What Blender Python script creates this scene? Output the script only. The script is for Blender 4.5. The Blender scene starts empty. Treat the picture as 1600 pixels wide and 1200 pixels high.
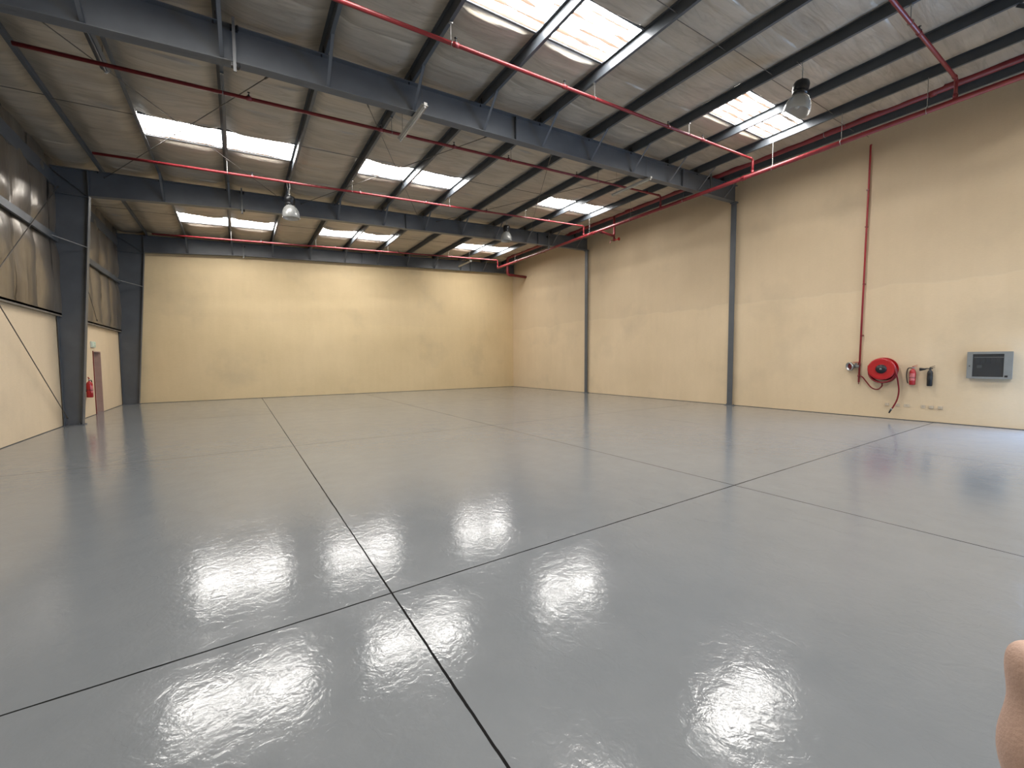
import bpy, bmesh, math, random
from mathutils import Vector, Matrix
random.seed(7)
PI = math.pi
S = bpy.context.scene
COL = S.collection

# ------------------------------------------------------------------ camera
def setup_camera():
    f, p, r, y = 646.81, 0.05481, -0.00588, 0.58298
    fw = Vector((math.sin(y)*math.cos(p), math.cos(y)*math.cos(p), -math.sin(p)))
    rt = Vector((math.cos(y), -math.sin(y), 0)); up = rt.cross(fw)
    rt2 = rt*math.cos(r)+up*math.sin(r); up2 = -rt*math.sin(r)+up*math.cos(r)
    cd = bpy.data.cameras.new('camera'); cam = bpy.data.objects.new('camera', cd)
    COL.objects.link(cam)
    cd.sensor_width = 36; cd.sensor_fit = 'HORIZONTAL'; cd.lens = f/1600*36
    cd.clip_start = 0.01; cd.clip_end = 200
    m = Matrix((rt2, up2, -fw)).transposed().to_4x4()
    m.translation = Vector((0, 0, 1.7)); cam.matrix_world = m
    S.camera = cam
setup_camera()

# ------------------------------------------------------------------ world, light, exposure
SKYLIGHT_STRENGTH = 20.0
ADDED_LIGHT_POWER = 720.0
w = bpy.data.worlds.new('world'); S.world = w; w.use_nodes = True
bg = w.node_tree.nodes['Background']; bg.inputs[0].default_value = (0.62, 0.76, 1.0, 1); bg.inputs[1].default_value = 1.2

def daylight_area(name, loc, sx, sy, power, color, rot):
    l = bpy.data.lights.new(name, 'AREA'); l.shape = 'RECTANGLE'; l.size = sx; l.size_y = sy
    l.energy = power; l.color = color
    o = bpy.data.objects.new(name, l); COL.objects.link(o); o.location = loc; o.rotation_euler = rot
    return o
# added cool light, set in an assumed doorway out of view in the hose-reel wall
daylight_area('added_door_light', (15.66, -0.95, 2.05), 3.9, 3.6, ADDED_LIGHT_POWER, (0.34, 0.58, 1.0), (0, math.radians(58), 0))
S.view_settings.view_transform = 'Standard'; S.view_settings.look = 'None'
S.view_settings.exposure = 0.74; S.view_settings.gamma = 1.0
S.view_settings.use_curve_mapping = False
S.cycles.use_denoising = True
S.cycles.max_bounces = 8; S.cycles.diffuse_bounces = 5; S.cycles.glossy_bounces = 4
S.cycles.sample_clamp_indirect = 6.0
S.cycles.caustics_reflective = False; S.cycles.caustics_refractive = False

# ------------------------------------------------------------------ dimensions (metres)
XL, XR = -4.06, 15.49           # wall with exit door / wall with hose reel
YF, YB = -3.3, 23.32            # front wall behind the camera / far wall
FRAMES = [0.75, 8.46, 16.2, 23.12]
PX = [-3.02, -1.72, -0.10, 1.50, 3.13, 4.78, 6.45, 8.10, 9.77, 11.47, 13.02, 14.60]
PH = 0.21
def ZT(x): return 7.19+0.056*x                     # top of rafters = underside of purlins
def ZB(x): return 6.62+0.055*x if x > 0.4 else 6.642+(x-0.4)*0.0895
LEDGE = 3.02

# ------------------------------------------------------------------ materials
def mat(name):
    m = bpy.data.materials.new(name); m.use_nodes = True
    nt = m.node_tree; b = nt.nodes['Principled BSDF']
    return m, nt, b
def node(nt, t, **kw):
    n = nt.nodes.new(t)
    for k, v in kw.items():
        if k.startswith('i_'):
            key = k[2:]; key = int(key) if key.isdigit() else key.replace('_', ' ')
            n.inputs[key].default_value = v
        else: setattr(n, k, v)
    return n
def simple(name, col, rough=0.5, metal=0.0, noise=0.12, scale=6.0, bump=0.0, bscale=60, coat=0.0):
    m, nt, b = mat(name)
    tc = node(nt, 'ShaderNodeTexCoord')
    n = node(nt, 'ShaderNodeTexNoise', i_Scale=scale, i_Detail=5.0)
    nt.links.new(tc.outputs['Object'], n.inputs['Vector'])
    r = node(nt, 'ShaderNodeValToRGB')
    r.color_ramp.elements[0].position = .3; r.color_ramp.elements[1].position = .7
    r.color_ramp.elements[0].color = tuple(c*(1-noise) for c in col)+(1,)
    r.color_ramp.elements[1].color = tuple(min(1, c*(1+noise)) for c in col)+(1,)
    nt.links.new(n.outputs['Fac'], r.inputs[0]); nt.links.new(r.outputs[0], b.inputs['Base Color'])
    b.inputs['Roughness'].default_value = rough; b.inputs['Metallic'].default_value = metal
    b.inputs['Coat Weight'].default_value = coat
    if bump:
        n2 = node(nt, 'ShaderNodeTexNoise', i_Scale=bscale, i_Detail=3.0)
        nt.links.new(tc.outputs['Object'], n2.inputs['Vector'])
        bp = node(nt, 'ShaderNodeBump', i_Strength=bump, i_Distance=0.01)
        nt.links.new(n2.outputs['Fac'], bp.inputs['Height']); nt.links.new(bp.outputs[0], b.inputs['Normal'])
    return m
def math_n(nt, op, a, b=None, c=None):
    n = nt.nodes.new('ShaderNodeMath'); n.operation = op
    for i, v in enumerate((a, b, c)):
        if v is None: continue
        if isinstance(v, (int, float)): n.inputs[i].default_value = v
        else: nt.links.new(v, n.inputs[i])
    return n.outputs[0]
def mixc(nt, fac, a, b):
    n = nt.nodes.new('ShaderNodeMix'); n.data_type = 'RGBA'
    for sock, v in ((n.inputs[0], fac), (n.inputs[6], a), (n.inputs[7], b)):
        if isinstance(v, (int, float)): sock.default_value = v
        elif isinstance(v, tuple): sock.default_value = v if len(v) == 4 else v+(1,)
        else: nt.links.new(v, sock)
    return n.outputs[2]
def noise(nt, vec, scale, detail=3.0, rough=0.5, dist=0.0):
    n = node(nt, 'ShaderNodeTexNoise', i_Scale=scale, i_Detail=detail, i_Roughness=rough, i_Distortion=dist)
    nt.links.new(vec, n.inputs['Vector']); return n.outputs['Fac']
def mapping(nt, vec, scale=(1, 1, 1)):
    n = node(nt, 'ShaderNodeMapping'); n.inputs['Scale'].default_value = scale
    nt.links.new(vec, n.inputs['Vector']); return n.outputs[0]
def ramp(nt, v, lo, hi, a=0.0, b=1.0):
    n = node(nt, 'ShaderNodeMapRange', i_1=lo, i_2=hi, i_3=a, i_4=b); nt.links.new(v, n.inputs[0]); return n.outputs[0]

def floor_material():
    m, nt, b = mat('grey_epoxy_floor')
    tc = node(nt, 'ShaderNodeTexCoord').outputs['Object']
    sp = node(nt, 'ShaderNodeSeparateXYZ'); nt.links.new(tc, sp.inputs[0])
    x, y = sp.outputs[0], sp.outputs[1]
    wob = math_n(nt, 'MULTIPLY_ADD', noise(nt, tc, 5.0, 4.0), 0.012, -0.006)
    def line(c, v0, pitch=None, half=0.007):
        c2 = math_n(nt, 'ADD', math_n(nt, 'SUBTRACT', c, v0), wob)
        if pitch: c2 = math_n(nt, 'PINGPONG', c2, pitch/2) if False else math_n(nt, 'SUBTRACT', math_n(nt, 'PINGPONG', c2, pitch), 0.0)
        d = math_n(nt, 'ABSOLUTE', c2)
        wd = math_n(nt, 'MULTIPLY_ADD', noise(nt, tc, 1.7, 5.0), 0.008, half-0.004)
        return math_n(nt, 'LESS_THAN', d, wd)
    lines = None
    for c, v, h in ((x, 0.884, .0070), (x, 5.566, .0065), (x, 10.25, .004), (x, 14.62, .004),
                    (y, 2.967, .007), (y, 9.44, .006), (y, 15.9, .005), (y, -3.0, .007)):
        l = line(c, v, None, h); lines = l if lines is None else math_n(nt, 'MAXIMUM', lines, l)
    big = noise(nt, tc, 0.35, 4.0); mid = noise(nt, tc, 3.0, 6.0, 0.6)
    f = math_n(nt, 'ADD', math_n(nt, 'MULTIPLY', big, .6), math_n(nt, 'MULTIPLY', mid, .4))
    base = mixc(nt, ramp(nt, f, .35, .65), (0.185, 0.200, 0.213), (0.212, 0.226, 0.238))
    speck = math_n(nt, 'GREATER_THAN', noise(nt, tc, 55.0, 2.0), 0.80)
    base = mixc(nt, math_n(nt, 'MULTIPLY', speck, .5), base, (.12, .125, .13))
    base = mixc(nt, lines, base, (0.012, 0.012, 0.012))
    nt.links.new(base, b.inputs['Base Color'])
    # orange-peel coat, swirly trowel marks and light scratches
    sw = mapping(nt, tc, (1, 1, 1))
    n1 = noise(nt, sw, 9.0, 3.0, .55, 1.2); n2 = noise(nt, tc, 42.0, 2.0, .5, .6); n3 = noise(nt, tc, 1.4, 2.0, .5)
    h = math_n(nt, 'ADD', math_n(nt, 'MULTIPLY', n1, .0017), math_n(nt, 'ADD', math_n(nt, 'MULTIPLY', n2, .00045), math_n(nt, 'MULTIPLY', n3, .0022)))
    wv = node(nt, 'ShaderNodeTexWave', i_Scale=1.1, i_Distortion=14.0, i_Detail=4.0); nt.links.new(tc, wv.inputs[0])
    scr = math_n(nt, 'GREATER_THAN', wv.outputs['Fac'], .985)
    patch = math_n(nt, 'GREATER_THAN', noise(nt, tc, 2.3, 2.0), .56)
    h = math_n(nt, 'ADD', h, math_n(nt, 'MULTIPLY', math_n(nt, 'MULTIPLY', scr, patch), .0003))
    h = math_n(nt, 'SUBTRACT', h, math_n(nt, 'MULTIPLY', lines, .006))
    bp = node(nt, 'ShaderNodeBump', i_Strength=1.0, i_Distance=1.0); nt.links.new(h, bp.inputs['Height'])
    nt.links.new(bp.outputs[0], b.inputs['Normal'])
    r = math_n(nt, 'ADD', ramp(nt, mid, .3, .7, .10, .16), math_n(nt, 'MULTIPLY', lines, .6))
    nt.links.new(r, b.inputs['Roughness'])
    nt.links.new(math_n(nt, 'MULTIPLY_ADD', lines, -.47, .5), b.inputs['Specular IOR Level'])
    b.inputs['IOR'].default_value = 1.5
    return m

def wall_material(name, axis_len='y', a=(0.755, 0.605, 0.415), c=(0.665, 0.528, 0.352), two_coat=True):
    m, nt, b = mat(name)
    tc = node(nt, 'ShaderNodeTexCoord').outputs['Object']
    sp = node(nt, 'ShaderNodeSeparateXYZ'); nt.links.new(tc, sp.inputs[0])
    z = sp.outputs[2]
    big = noise(nt, tc, 0.45, 5.0, .55)
    streak = noise(nt, mapping(nt, tc, (2.2, 2.2, .28)), 1.6, 4.0, .6)
    weave = noise(nt, mapping(nt, tc, (.8, .8, 6.0)), 13.0, 4.0, .75)
    f = math_n(nt, 'ADD', math_n(nt, 'MULTIPLY', big, .5), math_n(nt, 'ADD', math_n(nt, 'MULTIPLY', streak, .18), math_n(nt, 'MULTIPLY', weave, .32)))
    base = mixc(nt, ramp(nt, f, .38, .62), c, a)
    # upper coat of paint stops at an uneven line
    zz = math_n(nt, 'ADD', z, math_n(nt, 'MULTIPLY', noise(nt, tc, .9, 3.0), .45))
    up = ramp(nt, zz, 3.98, 4.02)
    base = mixc(nt, math_n(nt, 'MULTIPLY', up, .22 if two_coat else .05), base, (0.50, 0.395, 0.27))
    edge = math_n(nt, 'LESS_THAN', math_n(nt, 'ABSOLUTE', math_n(nt, 'SUBTRACT', zz, 3.98)), .015)
    base = mixc(nt, math_n(nt, 'MULTIPLY', edge, .25 if two_coat else .0), base, (.70, .60, .45))
    # damp-looking stains in the paint
    st = math_n(nt, 'MULTIPLY', ramp(nt, noise(nt, tc, .5, 4.0, .55), .54, .74), .22)
    base = mixc(nt, st, base, (.30, .26, .19))
    nt.links.new(base, b.inputs['Base Color'])
    b.inputs['Roughness'].default_value = .75
    h = math_n(nt, 'ADD', math_n(nt, 'MULTIPLY', weave, .004), math_n(nt, 'MULTIPLY', noise(nt, tc, 90.0, 2.0), .0015))
    bp = node(nt, 'ShaderNodeBump', i_Strength=.7, i_Distance=1.0); nt.links.new(h, bp.inputs['Height'])
    nt.links.new(bp.outputs[0], b.inputs['Normal'])
    return m

def foil_material(name, a, c, vertical=False, metal=.32, rough=.50):
    m, nt, b = mat(name)
    tc = node(nt, 'ShaderNodeTexCoord').outputs['Object']
    sc = (1.2, 1.2, .25) if vertical else (.45, 3.2, 1)
    wr = noise(nt, mapping(nt, tc, sc), 1.3, 5.0, .6, .5)
    big = noise(nt, tc, .5, 4.0)
    base = mixc(nt, ramp(nt, math_n(nt, 'ADD', math_n(nt, 'MULTIPLY', wr, .5), math_n(nt, 'MULTIPLY', big, .5)), .36, .64), a, c)
    fine = noise(nt, tc, 60.0, 2.0)
    if vertical:                                   # shade in the laps between insulation strips, painted as dark lines
        sp = node(nt, 'ShaderNodeSeparateXYZ'); nt.links.new(tc, sp.inputs[0])
        yy = math_n(nt, 'MULTIPLY', math_n(nt, 'SUBTRACT', sp.outputs[1], 13.6), 1/1.15)
        s = math_n(nt, 'FLOOR', yy)
        lean = math_n(nt, 'MULTIPLY', math_n(nt, 'SINE', math_n(nt, 'MULTIPLY_ADD', sp.outputs[2], 1.1, math_n(nt, 'MULTIPLY', s, 1.9))), .05)
        d = math_n(nt, 'PINGPONG', math_n(nt, 'ADD', yy, lean), .5)
        lap = math_n(nt, 'LESS_THAN', d, math_n(nt, 'MULTIPLY_ADD', noise(nt, tc, 2.5, 3.0), .05, -.005))
        base = mixc(nt, math_n(nt, 'MULTIPLY', lap, .8), base, (.03, .026, .022))
    else:                                          # fold shading painted in as dark lines along the creases
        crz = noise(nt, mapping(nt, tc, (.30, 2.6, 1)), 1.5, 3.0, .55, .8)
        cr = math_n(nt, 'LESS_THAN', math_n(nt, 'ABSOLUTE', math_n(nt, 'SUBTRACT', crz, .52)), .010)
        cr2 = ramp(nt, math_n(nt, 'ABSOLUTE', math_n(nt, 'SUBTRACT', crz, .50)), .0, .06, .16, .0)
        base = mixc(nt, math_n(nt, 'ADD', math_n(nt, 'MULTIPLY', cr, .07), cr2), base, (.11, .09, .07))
    base = mixc(nt, math_n(nt, 'MULTIPLY', math_n(nt, 'GREATER_THAN', noise(nt, tc, 2.2, 3.0), .75), .35), base, tuple(v*.4 for v in a))
    nt.links.new(base, b.inputs['Base Color'])
    b.inputs['Metallic'].default_value = metal; b.inputs['Roughness'].default_value = rough
    h = math_n(nt, 'ADD', math_n(nt, 'MULTIPLY', wr, .045), math_n(nt, 'MULTIPLY', fine, .0004))
    bp = node(nt, 'ShaderNodeBump', i_Strength=.65, i_Distance=1.0); nt.links.new(h, bp.inputs['Height'])
    nt.links.new(bp.outputs[0], b.inputs['Normal'])
    return m

def skylight_material():
    m, nt, b = mat('daylit_fibreglass_sheet')
    nt.nodes.remove(b); out = nt.nodes['Material Output']
    tc = node(nt, 'ShaderNodeTexCoord').outputs['Object']
    sp = node(nt, 'ShaderNodeSeparateXYZ'); nt.links.new(tc, sp.inputs[0])
    y = sp.outputs[1]
    comb = math_n(nt, 'MULTIPLY', noise(nt, mapping(nt, tc, (9, 3, 1)), 7.0, 3.0), .03)
    d = math_n(nt, 'PINGPONG', math_n(nt, 'ADD', y, comb), .105)
    wid = math_n(nt, 'MULTIPLY_ADD', noise(nt, mapping(nt, tc, (1.3, 3.5, 1)), 1.6, 2.0), .16, -.052)
    rib = math_n(nt, 'LESS_THAN', d, wid)
    spots = math_n(nt, 'GREATER_THAN', noise(nt, mapping(nt, tc, (1.0, 2.2, 1)), 9.0, 3.0, .7), .66)
    f = math_n(nt, 'MAXIMUM', rib, spots)
    dark = mixc(nt, noise(nt, tc, 3.0, 2.0), (.016, .011, .008, 1), (.030, .017, .009, 1))
    colr = mixc(nt, f, (1.0, .97, .92, 1), dark)
    em = node(nt, 'ShaderNodeEmission', i_Strength=SKYLIGHT_STRENGTH); nt.links.new(colr, em.inputs[0])
    gl = node(nt, 'ShaderNodeBsdfDiffuse', i_Color=(.5, .5, .48, 1))
    ad = node(nt, 'ShaderNodeAddShader'); nt.links.new(em.outputs[0], ad.inputs[0]); nt.links.new(gl.outputs[0], ad.inputs[1])
    nt.links.new(ad.outputs[0], out.inputs['Surface'])
    return m

M = {}
M['floor'] = floor_material()
M['wall_far'] = wall_material('yellow_cream_paint', a=(0.785, 0.62, 0.375), c=(0.70, 0.548, 0.318), two_coat=False)
M['wall'] = wall_material('cream_paint')
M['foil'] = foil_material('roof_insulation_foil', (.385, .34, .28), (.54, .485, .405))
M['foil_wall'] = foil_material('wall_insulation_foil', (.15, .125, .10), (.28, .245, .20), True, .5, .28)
M['steel'] = simple('grey_painted_steel', (.094, .104, .118), .42, .0, .10, 2.5)
M['steel_dark'] = simple('galvanised_purlin_steel', (.082, .094, .110), .42, .15, .15, 2.0)
M['rod'] = simple('rod_steel', (.13, .12, .11), .45, .5)
M['strut'] = simple('zinc_strut', (.30, .30, .29), .4, .7)
M['channel'] = simple('dull_zinc_channel', (.15, .155, .16), .5, .4)
M['red_pipe'] = simple('red_pipe_paint', (.20, .020, .026), .36, .0, .15, 3.0)
M['red'] = simple('red_gloss_paint', (.43, .010, .014), .28, .0, .08, 5.0, coat=.4)
M['hose'] = simple('dark_red_rubber_hose', (.20, .008, .012), .45)
M['black'] = simple('black_enamel', (.010, .011, .013), .35, .0, .2)
M['white'] = simple('white_enamel', (.62, .60, .55), .4, .0, .06)
M['tube'] = simple('unlit_tube_glass', (.50, .49, .45), .2, .0, .04)
M['chrome'] = simple('chrome', (.45, .48, .50), .32, 1.0, .05)
M['panel'] = simple('grey_cabinet_enamel', (.215, .222, .212), .45, .0, .08)
M['dark'] = simple('dark_interior', (.018, .022, .026), .5)
M['plate'] = simple('ivory_plastic', (.56, .475, .36), .4, .0, .04)
M['door'] = simple('brown_pink_door_paint', (.46, .32, .265), .5, .0, .06)
M['door_edge'] = simple('dark_red_frame_paint', (.16, .012, .014), .45)
M['concrete'] = simple('kerb_concrete', (.17, .148, .12), .8, .0, .2, 4.0)
M['apron'] = simple('apron_concrete', (.36, .34, .30), .85)
M['riser'] = simple('riser_red_paint', (.34, .028, .034), .35)
M['green'] = simple('green_sign_face', (.50, .64, .50), .4)
M['signwhite'] = simple('sign_white', (.72, .78, .72), .4)
M['skin'] = simple('skin', (.60, .41, .33), .55, .0, .05, 60.0, .12, 700)
M['shirt'] = simple('sleeve_cloth', (.12, .13, .16), .8)
M['nail'] = simple('nail', (.50, .33, .27), .3)
M['sky'] = skylight_material()
def clear_material(name, col, alpha, rough):
    m, nt, b = mat(name)
    b.inputs['Base Color'].default_value = col+(1,); b.inputs['Alpha'].default_value = alpha
    b.inputs['Roughness'].default_value = rough; b.inputs['Specular IOR Level'].default_value = .8
    return m
M['glass'] = clear_material('cabinet_window', (.05, .06, .07), .35, .08)
M['bell'] = clear_material('prismatic_acrylic', (.42, .43, .42), .52, .15)

# ------------------------------------------------------------------ mesh helpers
def obj(name, bm, m, parent=None, smooth=False):
    me = bpy.data.meshes.new(name)
    bmesh.ops.recalc_face_normals(bm, faces=bm.faces[:])
    bm.to_mesh(me); bm.free()
    me.materials.append(M[m] if isinstance(m, str) else m)
    if smooth:
        for p in me.polygons: p.use_smooth = True
    o = bpy.data.objects.new(name, me); COL.objects.link(o)
    if parent is not None: o.parent = parent
    return o
def thing(name, label, cat, loc=(0, 0, 0), rot=(0, 0, 0), group=None):
    o = bpy.data.objects.new(name, None); COL.objects.link(o)
    o.location = loc; o.rotation_euler = rot; o.empty_display_size = .2
    return tag(o, label, cat, group)
def tag(o, label, cat, group=None):
    o['label'] = label; o['category'] = cat; o['kind'] = 'thing'
    if group: o['group'] = group
    return o
def struct(name, bm, m, label, cat, smooth=False):
    o = obj(name, bm, m, None, smooth); o['kind'] = 'structure'; o['label'] = label; o['category'] = cat
    return o
def nb(): return bmesh.new()
def box(bm, x0, x1, y0, y1, z0, z1):
    v = [bm.verts.new((x, y, z)) for x in (x0, x1) for y in (y0, y1) for z in (z0, z1)]
    for f in ((0, 1, 3, 2), (4, 6, 7, 5), (0, 4, 5, 1), (2, 3, 7, 6), (0, 2, 6, 4), (1, 5, 7, 3)):
        bm.faces.new([v[i] for i in f])
def prism(bm, pts, axis, a, b):
    """closed outline pts (2D) extruded from a to b along axis 0/1/2"""
    def P(p, t):
        if axis == 0: return (t, p[0], p[1])
        if axis == 1: return (p[0], t, p[1])
        return (p[0], p[1], t)
    A = [bm.verts.new(P(p, a)) for p in pts]; B = [bm.verts.new(P(p, b)) for p in pts]
    n = len(pts)
    bm.faces.new(A); bm.faces.new(B[::-1])
    for i in range(n): bm.faces.new((A[i], A[(i+1) % n], B[(i+1) % n], B[i]))
def tube(bm, pts, r, n=12, cap=True):
    pts = [Vector(p) for p in pts]; rings = []
    prev = None
    for i, p in enumerate(pts):
        rr = r[i] if isinstance(r, (list, tuple)) else r
        if i == 0: d = pts[1]-pts[0]
        elif i == len(pts)-1: d = pts[-1]-pts[-2]
        else: d = (pts[i+1]-p).normalized()+(p-pts[i-1]).normalized()
        d.normalize()
        if prev is None:
            u = d.orthogonal().normalized()
        else:
            u = (prev-d*prev.dot(d))
            u = u.normalized() if u.length > 1e-5 else d.orthogonal().normalized()
        prev = u; v = d.cross(u)
        rings.append([bm.verts.new(p+(u*math.cos(2*PI*k/n)+v*math.sin(2*PI*k/n))*rr) for k in range(n)])
    for a, b in zip(rings, rings[1:]):
        for k in range(n): bm.faces.new((a[k], a[(k+1) % n], b[(k+1) % n], b[k]))
    if cap: bm.faces.new(rings[0][::-1]); bm.faces.new(rings[-1])
def lathe(bm, prof, n=28, M4=None, closed=False):
    """prof: (r, h) list about local z; M4 places it"""
    M4 = M4 or Matrix.Identity(4); rings = []
    for r, h in prof:
        if r < 1e-6: rings.append([bm.verts.new(M4 @ Vector((0, 0, h)))])
        else: rings.append([bm.verts.new(M4 @ Vector((r*math.cos(2*PI*k/n), r*math.sin(2*PI*k/n), h))) for k in range(n)])
    pairs = list(zip(rings, rings[1:]))+([(rings[-1], rings[0])] if closed else [])
    for a, b in pairs:
        for k in range(n):
            k2 = (k+1) % n
            if len(a) == 1 and len(b) == 1: continue
            if len(a) == 1: bm.faces.new((a[0], b[k2], b[k]))
            elif len(b) == 1: bm.faces.new((a[k], a[k2], b[0]))
            else: bm.faces.new((a[k], a[k2], b[k2], b[k]))
def along(axis):
    d = Vector(axis).normalized(); return d.to_track_quat('Z', 'Y').to_matrix().to_4x4()
def at(loc, axis=(0, 0, 1)): return Matrix.Translation(Vector(loc)) @ along(axis)
def arc(p0, corner, p1, r, n=5):
    """polyline with a rounded corner"""
    p0, c, p1 = Vector(p0), Vector(corner), Vector(p1)
    a = c+(p0-c).normalized()*r; b = c+(p1-c).normalized()*r
    return [a*(1-t)**2+c*2*t*(1-t)+b*t*t for t in [i/n for i in range(n+1)]]
def smoothpath(pts, k=6):
    P = [Vector(p) for p in pts]; P = [P[0]*2-P[1]]+P+[P[-1]*2-P[-2]]; out = []
    for i in range(1, len(P)-2):
        for j in range(k):
            t = j/k
            out.append(.5*((2*P[i])+(-P[i-1]+P[i+1])*t+(2*P[i-1]-5*P[i]+4*P[i+1]-P[i+2])*t*t+(-P[i-1]+3*P[i]-3*P[i+1]+P[i+2])*t**3))
    out.append(P[-2]); return out

# ------------------------------------------------------------------ the shell
def build_floor():
    bm = nb(); box(bm, XL-.2, XR+.2, YF-.2, YB+.2, -.15, 0)
    struct('floor', bm, 'floor', 'glossy grey epoxy floor with dark saw-cut joints', 'floor')
    bm = nb(); box(bm, XR+.2, 26, -12, 10, -.16, -.01)
    struct('ground', bm, 'apron', 'pale concrete apron outside the added, unseen doorway', 'ground')
build_floor()

SKY = []          # (x0, x1, y0, y1, kind)
for y0, y1 in ((-2.2, -1.05), (5.26, 6.32), (12.58, 13.68), (19.92, 21.15)):
    for x0, x1 in ((PX[1], PX[3]), (PX[4], PX[6]), (PX[8], PX[10])):
        SKY.append((x0, x1, y0, y1))

def zceil(x, y):
    base = ZT(x)
    xs = [XL]+PX+[XR]
    for a, b in zip(xs, xs[1:]):
        if a <= x <= b: break
    u = (x-a)/(b-a); d = min(x-a, b-x)
    e = min(1.0, d/.34); sag = e*e*(3-2*e)
    v = ((y-1.6) / 1.2) % 1.0
    pil = math.sin(PI*v)**.4
    k = .5+.5*math.sin(x*3.1+math.floor((y-1.6)/1.2)*2.3)
    bow = math.sin(PI*u)
    dip = (.085+.03*k)*sag*(.80+.20*pil)+.02*bow
    ph = y*8.5+1.6*math.sin(x*1.3+k*3)-2.2*bow+(1.3*math.sin(y*.9+x))
    w1 = .008*math.sin(ph)+.006*abs(math.sin(ph*1.15+x*.8+2*math.sin(y*1.7)))**3+.0015*math.sin(y*23+x*2.1)
    rise = 0.0                                   # the cut edge of the insulation turns up at each skylight
    for s0, s1, t0, t1 in SKY:
        if s0 <= x <= s1:
            dy = t0-y if y < t0 else (y-t1 if y > t1 else 0)
            if dy < .07: rise = max(rise, 1-dy/.07)
    return base+PH+.015-(dip-w1*sag)*(1-rise**.7)
def build_ceiling():
    ys = set([YF, YB]); y = YF
    while y < YB: ys.add(round(y, 3)); y += .075
    xs = set([XL, XR])
    allx = [XL]+PX+[XR]
    for a, b in zip(allx, allx[1:]):
        for i in range(12): xs.add(round(a+(b-a)*i/12, 4))
    for s in SKY:
        for v in s[:2]: xs.add(round(v, 4))
        for v in (s[2], s[3], s[2]-.02, s[2]-.045, s[2]-.10, s[3]+.02, s[3]+.045, s[3]+.10): ys.add(round(v, 4))
    for s in range(-4, 19):
        yy = 1.6+1.2*s
        for d in (-.012, 0, .012):
            if YF < yy+d < YB: ys.add(round(yy+d, 4))
    xs = sorted(xs); ys = sorted(ys)
    bm = nb(); g = {}
    def V(i, j):
        if (i, j) not in g: g[i, j] = bm.verts.new((xs[i], ys[j], zceil(xs[i], ys[j])))
        return g[i, j]
    for i in range(len(xs)-1):
        cx = (xs[i]+xs[i+1])/2
        for j in range(len(ys)-1):
            cy = (ys[j]+ys[j+1])/2
            if any(s[0] < cx < s[1] and s[2] < cy < s[3] for s in SKY): continue
            bm.faces.new((V(i, j), V(i, j+1), V(i+1, j+1), V(i+1, j)))
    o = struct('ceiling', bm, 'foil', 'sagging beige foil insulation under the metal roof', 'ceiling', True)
    # outer roof sheet that closes the building above the insulation
    bm = nb()
    allx = [XL-.3, XR+.3]
    cuts = sorted(set([YF-.3, YB+.3]+[v for s in SKY for v in s[2:]]))
    cutx = sorted(set(allx+[v for s in SKY for v in s[:2]]))
    for xa, xb in zip(cutx, cutx[1:]):
        for ya, yb in zip(cuts, cuts[1:]):
            cx, cy = (xa+xb)/2, (ya+yb)/2
            if any(s[0] < cx < s[1] and s[2] < cy < s[3] for s in SKY): continue
            vs = [bm.verts.new((X, Y, ZT(X)+PH+.13)) for X, Y in ((xa, ya), (xa, yb), (xb, yb), (xb, ya))]
            bm.faces.new(vs)
    r = struct('roof', bm, 'steel_dark', 'metal roof sheeting above the insulation', 'roof')
build_ceiling()

ROWN = ['behind the camera', 'nearest the camera, before the large roof beam', 'between the two large roof beams', 'in the far bay beside the far wall']
COLN = ['on the exit-door side', 'in the middle of the roof', 'on the hose-reel side']
def build_skylights():
    for n, (x0, x1, y0, y1) in enumerate(SKY):
        bm = nb(); ny = 60; cols = []
        for j in range(ny+1):
            y = y0+(y1-y0)*j/ny; dz = .012*math.sin((y-y0)/.11*PI)
            cols.append([bm.verts.new((X, y, ZT(X)+PH+.025+dz)) for X in (x0, x1)])
        for a, b in zip(cols, cols[1:]): bm.faces.new((a[0], b[0], b[1], a[1]))
        o = struct('window_%d' % (n+1), bm, 'sky', 'bright translucent ribbed skylight sheet %s, %s' % (ROWN[n//3], COLN[n % 3]), 'skylight', True)
        # upstand / trim round the opening
        bm = nb(); t = .012
        def slab(xa, xb, ya, yb):
            v = []
            for X in (xa, xb):
                for Y in (ya, yb):
                    for dz in (.0, .045): v.append(bm.verts.new((X, Y, ZT(X)+PH-.012+dz)))
            for f in ((0, 1, 3, 2), (4, 6, 7, 5), (0, 4, 5, 1), (2, 3, 7, 6), (0, 2, 6, 4), (1, 5, 7, 3)): bm.faces.new([v[i] for i in f])
        slab(x0+.02, x1-.02, y0-.012, y0+.03); slab(x0+.02, x1-.02, y1-.03, y1+.012)
        obj('frame', bm, 'steel', o)
build_skylights()

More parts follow.
